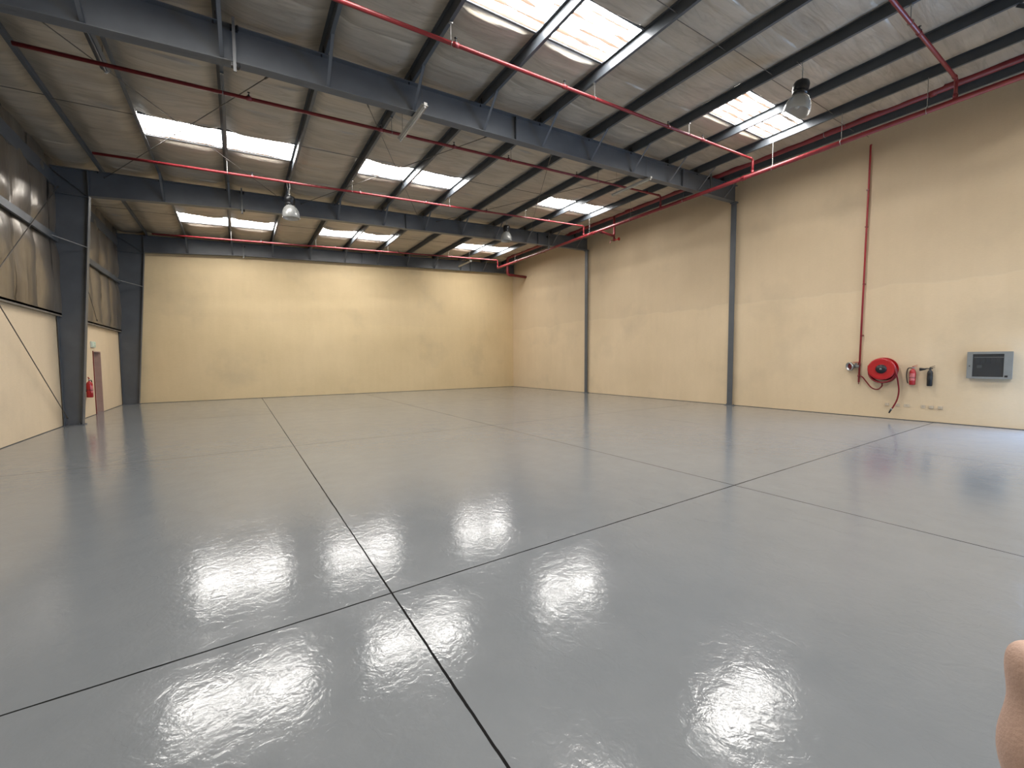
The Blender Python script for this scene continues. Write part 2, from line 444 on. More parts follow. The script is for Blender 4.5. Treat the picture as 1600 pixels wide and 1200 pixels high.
def build_walls():
    top = lambda x: ZT(x)+PH+.12
    bm = nb()
    prism(bm, [(XL-.2, 0), (XR+.2, 0), (XR+.2, top(XR)), (XL-.2, top(XL))], 1, YB, YB+.2)
    struct('wall_back', bm, 'wall_far', 'far cream yellow painted wall facing the camera', 'wall')
    bm = nb(); prism(bm, [(YF-.2, 0), (-2.9, 0), (-2.9, 4.1), (1.0, 4.1), (1.0, 0), (YB, 0), (YB, top(XR)), (YF-.2, top(XR))], 0, XR, XR+.2)  # doorway opening added out of view for the cool light
    struct('wall_right', bm, 'wall', 'long cream painted wall carrying the hose reel', 'wall')
    # front wall
    bm = nb()
    prism(bm, [(XL-.2, 0), (XR+.2, 0), (XR+.2, top(XR)), (XL-.2, top(XL))], 1, YF-.2, YF)
    struct('wall_front', bm, 'wall', 'cream front wall behind the camera', 'wall')
    # left wall: masonry below with the exit doorway
    y0, y1, h = 19.28, 20.25, 2.13
    bm = nb(); prism(bm, [(YF-.2, 0), (y0, 0), (y0, h), (y1, h), (y1, 0), (YB, 0), (YB, LEDGE), (YF-.2, LEDGE)], 0, XL-.2, XL)
    struct('wall_left', bm, 'wall', 'cream masonry lower wall with the exit doorway', 'wall')
    # exit door (recessed, painted brown pink), its red-edged frame and handle
    bm = nb(); box(bm, XL-.20, XL-.155, y0+.03, y1-.03, 0.01, h-.03)
    d = obj('door_1', bm, 'door'); d['kind'] = 'structure'; d['label'] = 'brownish pink exit door set back in the cream wall'; d['category'] = 'door'
    bm = nb()
    box(bm, XL-.20, XL+.022, y0, y0+.03, 0, h); 
    obj('frame', bm, 'door_edge', d)['label'] = 'dark red edge of the door frame'
    bm = nb(); box(bm, XL-.20, XL+.004, y1-.03, y1, 0, h); box(bm, XL-.20, XL+.004, y0+.03, y1-.03, h-.03, h)
    obj('jamb', bm, 'door', d)
    bm = nb(); tube(bm, [(XL-.155, y0+.12, 1.02), (XL-.10, y0+.12, 1.02), (XL-.10, y0+.22, 1.02)], .009, 8)
    obj('door_handle', bm, 'chrome', d)
    # upper insulation lining of the left wall
    ys = []; y = YF
    while y < YB+.01: ys.append(y); y += .06
    zs = [LEDGE+.045+i*(ZT(XL)+PH+.1-LEDGE-.045)/36 for i in range(37)]
    bm = nb(); G = []
    for Y in ys:
        v = ((Y-13.6)/1.15) % 1.0; s = math.floor((Y-13.6)/1.15)
        row = []
        for Z in zs:
            girt = min(1, abs(Z-5.03)/.45); edge = min(1, (Z-LEDGE)/.5)*min(1, max(0, 7.1-Z)/.4)
            lean = .05*math.sin(Z*1.1+s*1.9)
            vv = (v+lean) % 1.0
            pil = abs(math.sin(PI*vv))**.4
            X = XL+.015+.11*pil*(.35+.65*girt)*(.75+.25*edge)+.012*math.sin(Z*4.1+Y*2.3+s)
            row.append(bm.verts.new((X, Y, Z)))
        G.append(row)
    for a, b in zip(G, G[1:]):
        for i in range(len(zs)-1): bm.faces.new((a[i], b[i], b[i+1], a[i+1]))
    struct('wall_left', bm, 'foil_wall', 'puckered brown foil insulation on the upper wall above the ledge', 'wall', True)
    bm = nb(); box(bm, XL-.2, XL, YF-.2, YB, LEDGE, ZT(XL)+PH+.12)
    struct('wall_left', bm, 'steel_dark', 'outer metal cladding behind the upper wall insulation', 'wall')
    bm = nb(); box(bm, XL-.01, XL+.10, YF, YB, LEDGE, LEDGE+.05); box(bm, XL+.06, XL+.10, YF, YB, LEDGE-.04, LEDGE+.05)
    struct('trim_1', bm, 'concrete', 'thin brownish ledge along the top of the cream lower wall', 'ledge')
    bm = nb(); box(bm, XR-.008, XR, YF, YB, 0, .012); box(bm, XL, XL+.008, YF, y0, 0, .012); box(bm, XL, XL+.008, y1, YB, 0, .012); box(bm, XL, XR, YB-.008, YB, 0, .012)
    struct('trim_2', bm, 'dark', 'dark gap line where the walls meet the floor', 'floor joint')
build_walls()

# ------------------------------------------------------------------ steel frame
def plate_poly(bm, pts, y, t): prism(bm, pts, 1, y-t/2, y+t/2)
BEAMN = {0: 'grey steel roof beam over the camera', 1: 'large grey steel roof beam, the nearest one crossing the picture',
         2: 'grey steel roof beam between the large near beam and the far wall', 3: 'grey steel roof beam along the top of the far wall'}
def rafter(i, Y):
    t = thing('roof_beam', BEAMN[i], 'roof beam', (0, Y, 0), group='sloping roof beams')
    x0, x1 = (-3.13 if i == 3 else -3.28), (XR-.04)
    N = 10
    xs = [x0, .4]+[.4+(x1-.4)*k/N for k in range(1, N+1)]
    bm = nb()
    plate_poly(bm, [(x, ZB(x)) for x in xs]+[(x1, ZT(x1)), (x0, ZT(x0))], 0, .010)
    obj('web', bm, 'steel', t)
    for nm, F, d in (('bottom_flange', ZB, 1), ('top_flange', ZT, -1)):
        bm = nb(); hw = .10
        for a, b in zip(xs, xs[1:]):
            v = [bm.verts.new((x, y, F(x)+dz)) for x in (a, b) for y in (-hw, hw) for dz in (0, .014*d)]
            for f in ((0, 1, 3, 2), (4, 6, 7, 5), (0, 4, 5, 1), (2, 3, 7, 6), (0, 2, 6, 4), (1, 5, 7, 3)): bm.faces.new([v[k] for k in f])
        obj('flange', bm, 'steel', t)
    sides = {0: (1,), 1: (-1, 1), 2: (-1, 1), 3: (-1,)}[i]
    for k, px in enumerate(PX[1:]):
        for s in sides:
            bm = nb(); a = Vector((px+.05, s*.035, ZB(px)+.03)); b = Vector((px+.035, s*.68, ZT(px)+.02))
            d = (b-a).normalized(); u = Vector((1, 0, 0)); v = d.cross(u)
            for (p, q) in (((-.028, 0), (.028, .005)), ((.023, 0), (.028, .05))):
                vs = [bm.verts.new(base+u*cu+v*cv) for base in (a, b) for cu in (p[0], q[0]) for cv in (p[1], q[1])]
                for f in ((0, 1, 3, 2), (4, 6, 7, 5), (0, 4, 5, 1), (2, 3, 7, 6), (0, 2, 6, 4), (1, 5, 7, 3)): bm.faces.new([vs[w] for w in f])
            obj('brace', bm, 'steel', t)
    for px in PX:                                    # cleats bolting purlins down
        bm = nb(); box(bm, px-.09, px-.012, -.06, .06, ZT(px)+.001, ZT(px)+.010); box(bm, px-.022, px-.014, -.06, .06, ZT(px)+.01, ZT(px)+.15)
        for yy in (-.07, .07): lathe(bm, [(0, -.05), (.014, -.05), (.014, -.012), (0, -.012)], 8, Matrix.Translation((px-.05, yy, ZT(px)-.005)))
        obj('cleat', bm, 'black', t)
    bm = nb()
    for sx in (5.7, 12.2) if i else (5.7,):
        box(bm, sx-.012, sx+.012, -.1, .1, ZB(sx)-.0, ZT(sx)+.0)
        for zz in (.06, .2, .34, .46):
            for yy in (-.06, .06): lathe(bm, [(0, -.03), (.014, -.03), (.014, .03), (0, .03)], 6, at((sx, yy, ZB(sx)+zz), (1, 0, 0)))
    bm.free()
    for sx in (5.7, 12.2):
        bm = nb(); box(bm, sx-.012, sx+.012, -.085, .085, ZB(sx)+.014, ZT(sx)-.014)
        obj('end_plate', bm, 'steel', t)
    return t
def eave_column(i, Y, full=True):
    names = {0: 'tapered grey steel column beside the camera', 1: 'tapered grey steel column out of view under the nearest roof beam',
             2: 'large tapered grey steel column just before the exit door', 3: 'tapered grey steel column in the corner by the far wall'}
    t = thing('steel_column', names[i], 'column', (0, Y, 0), group='tapered columns along the exit-door wall')
    xo, xb, xt, zt = -4.03, -3.68, -3.28, ZT(-3.28)
    if i == 3: xb, xt = -3.54, -3.13
    bm = nb(); plate_poly(bm, [(xo, .02), (xb, .02), (xt, 6.30), (xt, zt), (xo, ZT(xo))], 0, .010); obj('web', bm, 'steel', t)
    def flange(x0, z0, x1, z1, th=.016, hw=.10):
        bm = nb(); prism(bm, [(x0-th, z0), (x0, z0), (x1, z1), (x1-th, z1)], 1, -hw, hw); return obj('flange', bm, 'steel', t)
    flange(xo+.008, .0, xo+.008, ZT(xo)); flange(xb+.012, .0, xt+.012, 6.30); flange(xt+.012, 6.30, xt+.012, zt-.01)
    bm = nb(); prism(bm, [(xo, ZT(xo)-.014), (xt, ZT(xt)-.014), (xt, ZT(xt)), (xo, ZT(xo))], 1, -.10, .10); obj('flange', bm, 'steel', t)
    bm = nb()                                     # knee stiffeners
    box(bm, xo, xt, -.09, .09, 6.27, 6.284)
    a = Vector((xo, 0, ZT(xo)-.02)); b = Vector((xt, 0, 6.28))
    prism(bm, [(a.x, a.z-.012), (a.x, a.z), (b.x, b.z+.012), (b.x, b.z)], 1, -.07, .07)
    obj('stiffener', bm, 'steel', t)
    bm = nb(); box(bm, xo-.02, xb+.05, -.14, .14, 0, .02)
    for xx in (xo+.08, xb-.06):
        for yy in (-.07, .07): lathe(bm, [(0, .02), (.018, .02), (.018, .05), (.008, .052), (.008, .075), (0, .075)], 6, Matrix.Translation((xx, yy, 0)))
    obj('base_plate', bm, 'steel', t)
    # stay from the girt to the inner flange
    xi = xb+(xt-xb)*(4.92/6.3)
    if i in (2, 3):
        bm = nb(); tube(bm, [(-3.92, -.62, 5.03), (xi, -.10, 4.90)], .014, 6)
        if i == 2: tube(bm, [(-3.92, .62, 5.03), (xi, .10, 4.90)], .014, 6)
        obj('brace', bm, 'strut', t)
    return t
def wall_column(i, Y):
    names = {0: 'slim grey steel column in the hose-reel wall near the camera', 1: 'slim grey steel column in the hose-reel wall under the large near beam',
             2: 'slim grey steel column in the hose-reel wall towards the far corner'}
    t = thing('steel_column', names[i], 'column', (XR, Y, 0), group='slim columns set into the hose-reel wall')
    zt = ZB(XR-.1)
    for x in (-.11,):
        bm = nb(); box(bm, x, x+.014, -.10, .10, .015, zt-.002); obj('flange', bm, 'steel', t)
    bm = nb(); box(bm, -.097, .0, -.006, .006, .015, zt-.002); obj('web', bm, 'steel', t)
    bm = nb(); box(bm, -.16, .0, -.17, .17, 0, .018)
    for yy in (-.13, .13): lathe(bm, [(0, .018), (.016, .018), (.016, .05), (0, .055)], 6, Matrix.Translation((-.07, yy, 0)))
    obj('base_plate', bm, 'steel', t)
    bm = nb(); box(bm, -.17, 0, -.11, .11, zt-.03, zt-.003); obj('cap_plate', bm, 'steel', t)
    return t
for i, Y in enumerate(FRAMES):
    rafter(i, Y); eave_column(i, Y)
    if i < 3: wall_column(i, Y)

ORD = ['first', 'second', 'third', 'fourth', 'fifth', 'sixth', 'seventh', 'eighth', 'ninth', 'tenth', 'eleventh', 'twelfth']
def purlins():
    for k, x in enumerate(PX):
        z = ZT(x)+.001; t = .004; L = .02; F = .058
        prof = [(x-t, z), (x+F, z+.004), (x+F, z+L), (x+F-t, z+L), (x+F-t, z+.004+t), (x, z+t), (x, z+PH), (x-F, z+PH-.004), (x-F, z+PH-L),
                (x-F+t, z+PH-L), (x-F+t, z+PH-.004-t), (x-t, z+PH-t)]
        bm = nb(); prism(bm, prof, 1, YF, YB)
        o = obj('purlin', bm, 'steel_dark')
        lab = 'long grey roof purlin, %s out from the exit-door wall' % ORD[k] if k < 6 else 'long grey roof purlin, %s out from the hose-reel wall' % ORD[11-k]
        tag(o, lab, 'purlin', 'purlins running the length of the roof')
purlins()

def rails():
    bm = nb(); x = -3.93
    prism(bm, [(x-.08, 6.45), (x, 6.45), (x, 6.80), (x-.08, 6.80), (x-.08, 6.785), (x-.014, 6.785), (x-.014, 6.465), (x-.08, 6.465)], 1, YF, YB)
    tag(obj('eave_strut', bm, 'steel'), 'grey steel channel along the top of the exit-door wall', 'steel channel')
    bays = [(YF, .62), (.88, 8.33), (8.59, 16.07), (16.33, 23.0)]
    nm = ['behind the camera', 'beside the camera', 'before the large tapered column', 'between the two tapered columns']
    for (a, b), s in zip(bays, nm):
        bm = nb(); x = -3.90
        prism(bm, [(x, 4.94), (x, 5.12), (x-.06, 5.12), (x-.06, 5.112), (x-.008, 5.112), (x-.008, 4.948), (x-.06, 4.948), (x-.06, 4.94)], 1, a, b)
        tag(obj('wall_girt', bm, 'steel_dark'), 'horizontal steel rail across the wall insulation %s' % s, 'steel rail', 'rails across the upper wall insulation')
rails()

def rod(name, a, b, r, label, cat='bracing rod', group='diagonal bracing rods', m='rod'):
    t = Vector(b)-Vector(a); bm = nb(); tube(bm, [a, b], r, 8)
    o = obj(name, bm, m); tag(o, label, cat, group)
    bm = nb(); mid = Vector(a)+t*.12; d = t.normalized()
    tube(bm, [mid-d*.09, mid+d*.09], r*2.0, 8); obj('turnbuckle', bm, m, o)
    for e, s in ((Vector(a), 1), (Vector(b), -1)):
        bm = nb(); tube(bm, [e, e+d*s*.05], r*2.4, 6); obj('nut', bm, m, o)
    return o
def rods():
    def z(x): return ZT(x)-.10
    Y1, Y2 = FRAMES[1], FRAMES[2]
    P = [((-2.95, 1.45), 'above the exit-door side'), ((2.0, 6.25), 'over the middle of the hall'), ((7.0, 11.7), 'towards the hose-reel side')]
    for (xa, xb), s in P:
        rod('bracing_rod', (xa, Y1, z(xa)), (xb, Y2, z(xb)), .009, 'thin roof rod %s, slanting away towards the hose-reel side' % s)
        rod('bracing_rod', (xb-.3, Y1, z(xb)), (xa, Y2, z(xa)-.03), .009, 'thin roof rod %s, slanting away towards the exit-door side' % s)
    x = -3.95
    rod('bracing_rod', (x+.08, Y1, 5.85), (x, Y2-.12, .22), .010, 'thin wall rod descending to the foot of the large tapered column')
    rod('bracing_rod', (x, Y1, .35), (x+.10, Y2-.12, 6.42), .010, 'thin wall rod climbing to the top of the large tapered column')
    rod('bracing_rod', (x+.08, Y2+.12, 6.2), (x+.08, 19.15, 3.12), .008, 'thin rod slanting down the insulation beyond the large tapered column')
    for n, (ya, s) in enumerate(((4.60, 'in the bay nearest the camera'), (12.3, 'between the two large beams'), (19.7, 'in the far bay'))):
        bm = nb()
        xs = [XL+.1]+PX+[XR-.05]
        for a, b in zip(xs, xs[1:]):
            dy = .09 if xs.index(a) % 2 else 0
            tube(bm, [(a, ya+dy, ZT(a)+.06), (b, ya+dy, ZT(b)+.06)], .007, 6)
        o = obj('sag_rod', bm, 'rod'); tag(o, 'line of thin rods tying the roof purlins together %s' % s, 'tie rod', 'sag rods between the purlins')
rods()

def hanger_strut(x, Y, z0, z1, label):
    t = thing('channel_hanger', label, 'hanger bracket', (x, Y, 0), group='vertical channel brackets clamped to the roof beams')
    bm = nb(); prism(bm, [(-.021, -.02), (.021, -.02), (.021, .02), (.015, .02), (.015, -.014), (-.015, -.014), (-.015, .02), (-.021, .02)], 2, z0, z1)
    obj('channel', bm, 'channel', t)
    for zz in (z0+.10, z1-.16):
        bm = nb(); box(bm, -.05, .06, .015, .10, zz, zz+.05); lathe(bm, [(0, -.02), (.02, -.02), (.02, .05), (0, .05)], 8, Matrix.Translation((.055, .0, zz)))
        obj('clamp', bm, 'black', t)
hanger_strut(.12, 8.30, 6.42, 7.27, 'pale vertical channel bracket clamped on the large near beam, exit-door side')
hanger_strut(13.62, 8.30, 7.38, 8.02, 'pale vertical channel bracket on the large near beam beside the red pipe')
hanger_strut(.27, 16.04, 6.46, 7.27, 'dark vertical channel bracket on the second beam beside a bell lamp')
hanger_strut(12.75, 16.04, 7.12, 7.85, 'vertical channel bracket on the second beam beside the red main pipe')
hanger_strut(.37, 22.96, 6.52, 7.18, 'vertical channel bracket on the beam above the far wall')

# ------------------------------------------------------------------ sprinkler pipework
XM, ZM = 12.95, 7.19
def zbr(x): return 6.83+.063*x
def branch(Y, x0, label, ups):
    x1 = XM; t = thing('sprinkler_pipe', label, 'sprinkler pipe', (0, Y, 0), group='red sprinkler branch pipes')
    bm = nb()
    path = [(x0, 0, zbr(x0))]+arc((x0, 0, zbr(x0)), (x1, 0, zbr(x1)), (x1, 0, ZM), .09, 6)+[(x1, 0, ZM+.04)]
    tube(bm, path, .033, 14)
    obj('pipe', bm, 'red_pipe', t, True)
    bm = nb(); tube(bm, [(x1-.16, 0, zbr(x1-.16)), (x1-.08, 0, zbr(x1-.08))], .041, 14); tube(bm, [(x1, 0, ZM+.05), (x1, 0, ZM+.13)], .043, 14)
    obj('coupling', bm, 'red_pipe', t, True)
    for k, x in enumerate(ups):                      # upright sprinkler heads
        bm = nb(); z = zbr(x)
        lathe(bm, [(0, 0), (.036, 0), (.036, .03), (.012, .035), (.012, .055), (.018, .06), (.006, .075), (.006, .095), (.026, .098), (.026, .103), (0, .105)], 12, Matrix.Translation((x, 0, z+.012)))
        bm2 = nb(); tube(bm2, [(x-.045, 0, z-.003), (x+.045, 0, z+.003)], .041, 14)
        obj('tee', bm2, 'red_pipe', t, True)
        obj('sprinkler_head', bm, 'black', t, True)
    for k, px in enumerate(PX):
        if px < x0+.1 or px > x1 or k % 2: continue
        z = zbr(px); bm = nb()
        tube(bm, [(px+.03, 0, z+.03), (px+.03, 0, ZT(px)+.004)], .0055, 6)
        tube(bm, [(px+.03, .042*math.cos(a), z+.042*math.sin(a)) for a in [2*PI*i/14 for i in range(15)]], .005, 5)
        box(bm, px+.0, px+.06, -.02, .02, ZT(px)-.02, ZT(px)+.001)
        obj('hanger', bm, 'strut', t)
branch(2.41, -1.9, 'red sprinkler pipe crossing above the hose reel, nearest the camera', [1.2, 4.2, 7.2, 10.3])
branch(6.59, -3.0, 'bright red sprinkler pipe between the camera and the large near beam', [-1.0, 1.2, 3.25, 5.65, 8.95, 10.4])
branch(9.81, -2.75, 'dark red sprinkler pipe just beyond the large near beam', [.35, 2.9, 4.75, 6.4, 8.9, 12.2])
branch(13.81, -2.7, 'red sprinkler pipe just before the second large roof beam', [.5, 3.4, 5.6, 8.0, 11.0])
branch(21.10, -2.6, 'farthest red sprinkler pipe close to the far wall', [1.0, 4.0, 7.0, 10.0])

def main_pipe():
    t = thing('sprinkler_main', 'long red main pipe running under the roof beside the hose-reel wall', 'main pipe')
    bm = nb(); tube(bm, [(XM, YF+.1, ZM), (XM, 15.0, ZM), (XM, 21.10, ZM)], .058, 18); obj('pipe', bm, 'red_pipe', t, True)
    for y in (6.85, 13.25, 19.0, 1.2):
        bm = nb(); tube(bm, [(XM, y-.05, ZM), (XM, y+.05, ZM)], .074, 18)
        box(bm, XM-.095, XM+.095, y-.03, y+.03, ZM-.012, ZM+.012); obj('coupling', bm, 'red_pipe', t)
    for y in (-1.5, .9, 2.85, 4.42, 6.05, 8.9, 11.2, 13.48, 16.9, 19.3):
        bm = nb(); tube(bm, [(XM+.03, y, ZM+.05), (XM+.03, y, ZT(13.02)+.004)], .006, 6)
        tube(bm, [(XM+.064*math.cos(a), y, ZM+.064*math.sin(a)) for a in [2*PI*i/16 for i in range(17)]], .006, 5)
        tube(bm, [(XM+.03, y, ZM+.06), (XM+.03, y, ZM+.10)], .014, 6)
        obj('hanger', bm, 'strut', t)
    return t
main_pipe()
def supply_pipe():
    x, z, r = 14.10, 8.07, .084
    t = thing('sprinkler_main', 'thick dark red pipe tucked under the roof above the main pipe', 'main pipe')
    bm = nb()
    p = [(x, YF+.1, z), (x, 10, z)]+arc((x, 10, z), (x, 21.8, z), (x, 21.8, 7.0), .2, 6)+arc((x, 21.8, z), (x, 21.8, 7.05), (XR, 21.8, 7.05), .2, 6)+[(XR-.01, 21.8, 7.05)]
    tube(bm, p, r, 18); obj('pipe', bm, 'red_pipe', t, True)
    for y in (3.0, 9.2, 15.4, 21.2):
        bm = nb(); tube(bm, [(x, y-.05, z), (x, y+.05, z)], r+.018, 18); obj('coupling', bm, 'red_pipe', t, True)
    for y in (1.0, 5.2, 12.0, 20.0):
        bm = nb(); tube(bm, [(x+(r+.006)*math.cos(a), y, z+(r+.006)*math.sin(a)) for a in [2*PI*i/16 for i in range(17)]], .007, 5)
        tube(bm, [(x, y, z+r), (x, y, ZT(x)+.2)], .007, 6); obj('hanger', bm, 'strut', t)
supply_pipe()
def cross_valve():
    t = thing('drain_valve', 'red valve assembly hanging under the main pipe by the second wall column', 'valve', (0, 12.9, 0))
    bm = nb(); x = 13.90
    tube(bm, [(XM+.04, 0, ZM)]+arc((XM, 0, ZM), (x, 0, ZM-.06), (x, 0, 8.0), .12, 6)+[(x, 0, 8.0)], .05, 14); obj('pipe', bm, 'red_pipe', t, True)
    bm = nb(); tube(bm, [(x, 0, ZM-.05), (x, 0, 6.92)], .04, 12); tube(bm, [(x, 0, 7.03), (x, 0, 6.94)], .065, 12)
    obj('valve_body', bm, 'red_pipe', t, True)
    bm = nb(); tube(bm, [(x, -.04, 6.95), (x, -.26, 6.95)], .022, 8); lathe(bm, [(0, 0), (.07, 0), (.07, .02), (0, .02)], 14, at((x, -.26, 6.95), (0, -1, 0)))
    obj('handwheel', bm, 'red', t)
    bm = nb(); tube(bm, [(x-.05, 0, 6.93), (x-.22, 0, 6.93), (x-.26, 0, 6.78)], .016, 8); obj('drain_spout', bm, 'red_pipe', t)
cross_valve()

# ------------------------------------------------------------------ lamps
def bell_lamp(loc, ztop, tilt, label):
    """loc = centre of the bell's lower rim"""
    t = thing('high_bay_lamp', label, 'pendant lamp', loc, (tilt[0], tilt[1], 0), group='unlit bell-shaped bay lamps')
    bm = nb()
    prof = [(.236, 0), (.240, .01), (.243, .06), (.236, .14), (.216, .22), (.180, .30), (.132, .355), (.095, .39), (.085, .40)]
    lathe(bm, prof+[(r-.006, h) for r, h in prof[::-1]], 36, closed=True)
    obj('shade', bm, 'bell', t, True)['label'] = 'clear ribbed acrylic bell shade'
    bm = nb(); lathe(bm, [(0, .385), (.11, .385), (.135, .40), (.135, .42), (.115, .435), (.142, .465), (.148, .59), (.132, .635), (.08, .66), (.03, .672), (0, .672)], 24)
    box(bm, -.13, -.09, -.03, .03, .40, .46)
    obj('ballast_housing', bm, 'black', t, True)
    bm = nb(); lathe(bm, [(0, .36), (.022, .36), (.045, .26), (.05, .18), (.038, .12), (0, .10)], 16); obj('bulb', bm, 'tube', t, True)
    bm = nb(); tube(bm, [(0, 0, .665), (.012, 0, .70), (.0, .0, .74)], .009, 6)
    tube(bm, [(.03*math.cos(a), 0, .715+.035*math.sin(a)) for a in [2*PI*i/12 for i in range(13)]], .006, 5); obj('hook', bm, 'strut', t)
    # chain/cable up to the purlin
    R = Matrix.Rotation(tilt[1], 4, 'Y') @ Matrix.Rotation(tilt[0], 4, 'X') if False else (Matrix.Rotation(tilt[1], 4, 'Y') @ Matrix.Rotation(tilt[0], 4, 'X'))
    inv = R.inverted(); up = inv @ Vector((0, 0, 1)); base = Vector((0, 0, .74)); w0 = R @ base
    top = inv @ (Vector((w0.x*.9, w0.y*.9, ztop-loc[2])))
    bm = nb(); tube(bm, smoothpath([base, base.lerp(top, .4)+Vector((.03, .02, 0)), top]), .007, 6); tube(bm, smoothpath([base, base.lerp(top, .5)+Vector((-.05, -.02, 0)), top+Vector((-.02, .1, .02))]), .006, 6)
    obj('cable', bm, 'strut', t)
bell_lamp((9.66, 4.08, 6.70), ZT(9.77)+.02, (math.radians(4), math.radians(10)), 'bell-shaped pendant lamp nearest the camera, above the hose-reel side')
bell_lamp((1.50, 14.45, 6.09), ZT(1.5)+.02, (0, math.radians(-3)), 'bell-shaped pendant lamp before the second beam, on the exit-door side')
bell_lamp((9.72, 15.14, 6.83), ZT(9.77)+.02, (0, math.radians(3)), 'bell-shaped pendant lamp before the second beam, on the hose-reel side')

def batten(x, y0, y1, z, label, zt=None, dark=False):
    t = thing('tube_light', label, 'tube light', (x, y0, z), group='unlit tube lights hanging under the roof')
    L = y1-y0
    bm = nb(); prism(bm, [(-.028, .0), (.028, 0), (.028, .045), (-.028, .045)], 1, 0, L); obj('housing', bm, 'steel' if dark else 'white', t)
    for s in (-1, 1):
        bm = nb(); prism(bm, [(s*.028, .002), (s*.070, .022), (s*.070, .026), (s*.028, .008)], 1, .02, L-.02); obj('reflector', bm, 'steel_dark' if dark else 'strut', t)
    bm = nb(); tube(bm, [(0, .05, -.022), (0, L-.05, -.022)], .014, 10); obj('lamp_tube', bm, 'channel' if dark else 'tube', t, True)
    for yy in (.03, L-.03):
        bm = nb(); box(bm, -.018, .018, yy-.014, yy+.014, -.04, .002); obj('lamp_holder', bm, 'white', t)
    for yy in (.0, L):
        bm = nb(); box(bm, -.035, .035, yy-.006, yy+.006, -.005, .05); obj('end_cap', bm, 'white', t)
    zt = (zt or ZT(x)+PH*.9)-z
    for yy in (.18, L-.18):
        bm = nb(); tube(bm, [(0, yy, .045), (0, yy, zt)], .004, 5); obj('suspension_wire', bm, 'rod', t)
batten(3.25, 7.96, 9.50, 6.74, 'white tube light in front of the large near beam, in the middle')
batten(10.45, 8.25, 9.80, 7.12, 'white tube light passing under the large near beam, hose-reel side')
batten(10.75, 20.25, 21.75, 7.14, 'small white tube light near the top of the far wall')
batten(-1.80, 8.95, 10.45, 6.93, 'dark tube light with pale end caps beside a purlin on the exit-door side', dark=True)

# ------------------------------------------------------------------ right wall equipment
def standpipe():
    t = thing('riser_pipe', 'thin vertical red riser pipe on the wall beside the hose reel', 'riser pipe', (XR, 0, 0))
    bm = nb(); x = -.07
    tube(bm, arc((.0, 4.54, 7.87), (x, 4.54, 7.87), (x, 4.54, 7.5), .05, 5)+[(x, 4.56, 5.5), (x, 4.60, 1.02)], .024, 12); obj('pipe', bm, 'riser', t, True)
    for z in (6.6, 5.55, 3.9, 2.4):
        bm = nb(); box(bm, -.11, 0, 4.54, 4.59, z-.015, z+.015); obj('clip', bm, 'red_pipe', t)
    bm = nb(); tube(bm, [(x, 4.60, 1.60), (x, 4.60, 1.50)], .034, 12); tube(bm, [(x, 4.60, 1.18), (x, 4.60, 1.24)], .034, 12)
    tube(bm, [(x, 4.60, 1.06), (x, 4.60, .96)], .012, 8); obj('coupling', bm, 'red_pipe', t, True)
standpipe()
def landing_valve():
    t = thing('hydrant_valve', 'round hose valve with a chrome-ringed outlet beside the riser pipe', 'valve', (XR-.09, 4.60, 1.49))
    bm = nb(); tube(bm, [(0, 0, 0), (-.02, .10, 0)], .045, 12); tube(bm, [(-.02, .07, 0), (-.02, .07, .10)], .028, 10); obj('valve_body', bm, 'panel', t, True)
    bm = nb(); lathe(bm, [(.055, -.008), (.075, -.008), (.075, .008), (.055, .008)], 18, at((-.02, .07, .12)), closed=True)
    box(bm, -.085, .045, .062, .078, .113, .127); box(bm, -.028, -.012, .0, .14, .113, .127); obj('handwheel', bm, 'red', t)
    bm = nb(); d = (-.75, .55, -.1); lathe(bm, [(.045, -.06), (.070, -.02), (.115, .05), (.132, .055), (.132, .10), (.108, .105), (.100, .05), (.045, -.02)], 20, at((-.03, .15, 0), d), closed=True)
    obj('outlet', bm, 'chrome', t, True)
    bm = nb(); lathe(bm, [(0, .045), (.098, .045), (.098, .06), (0, .07)], 20, at((-.03, .15, 0), d)); obj('cap', bm, 'hose', t, True)
landing_valve()
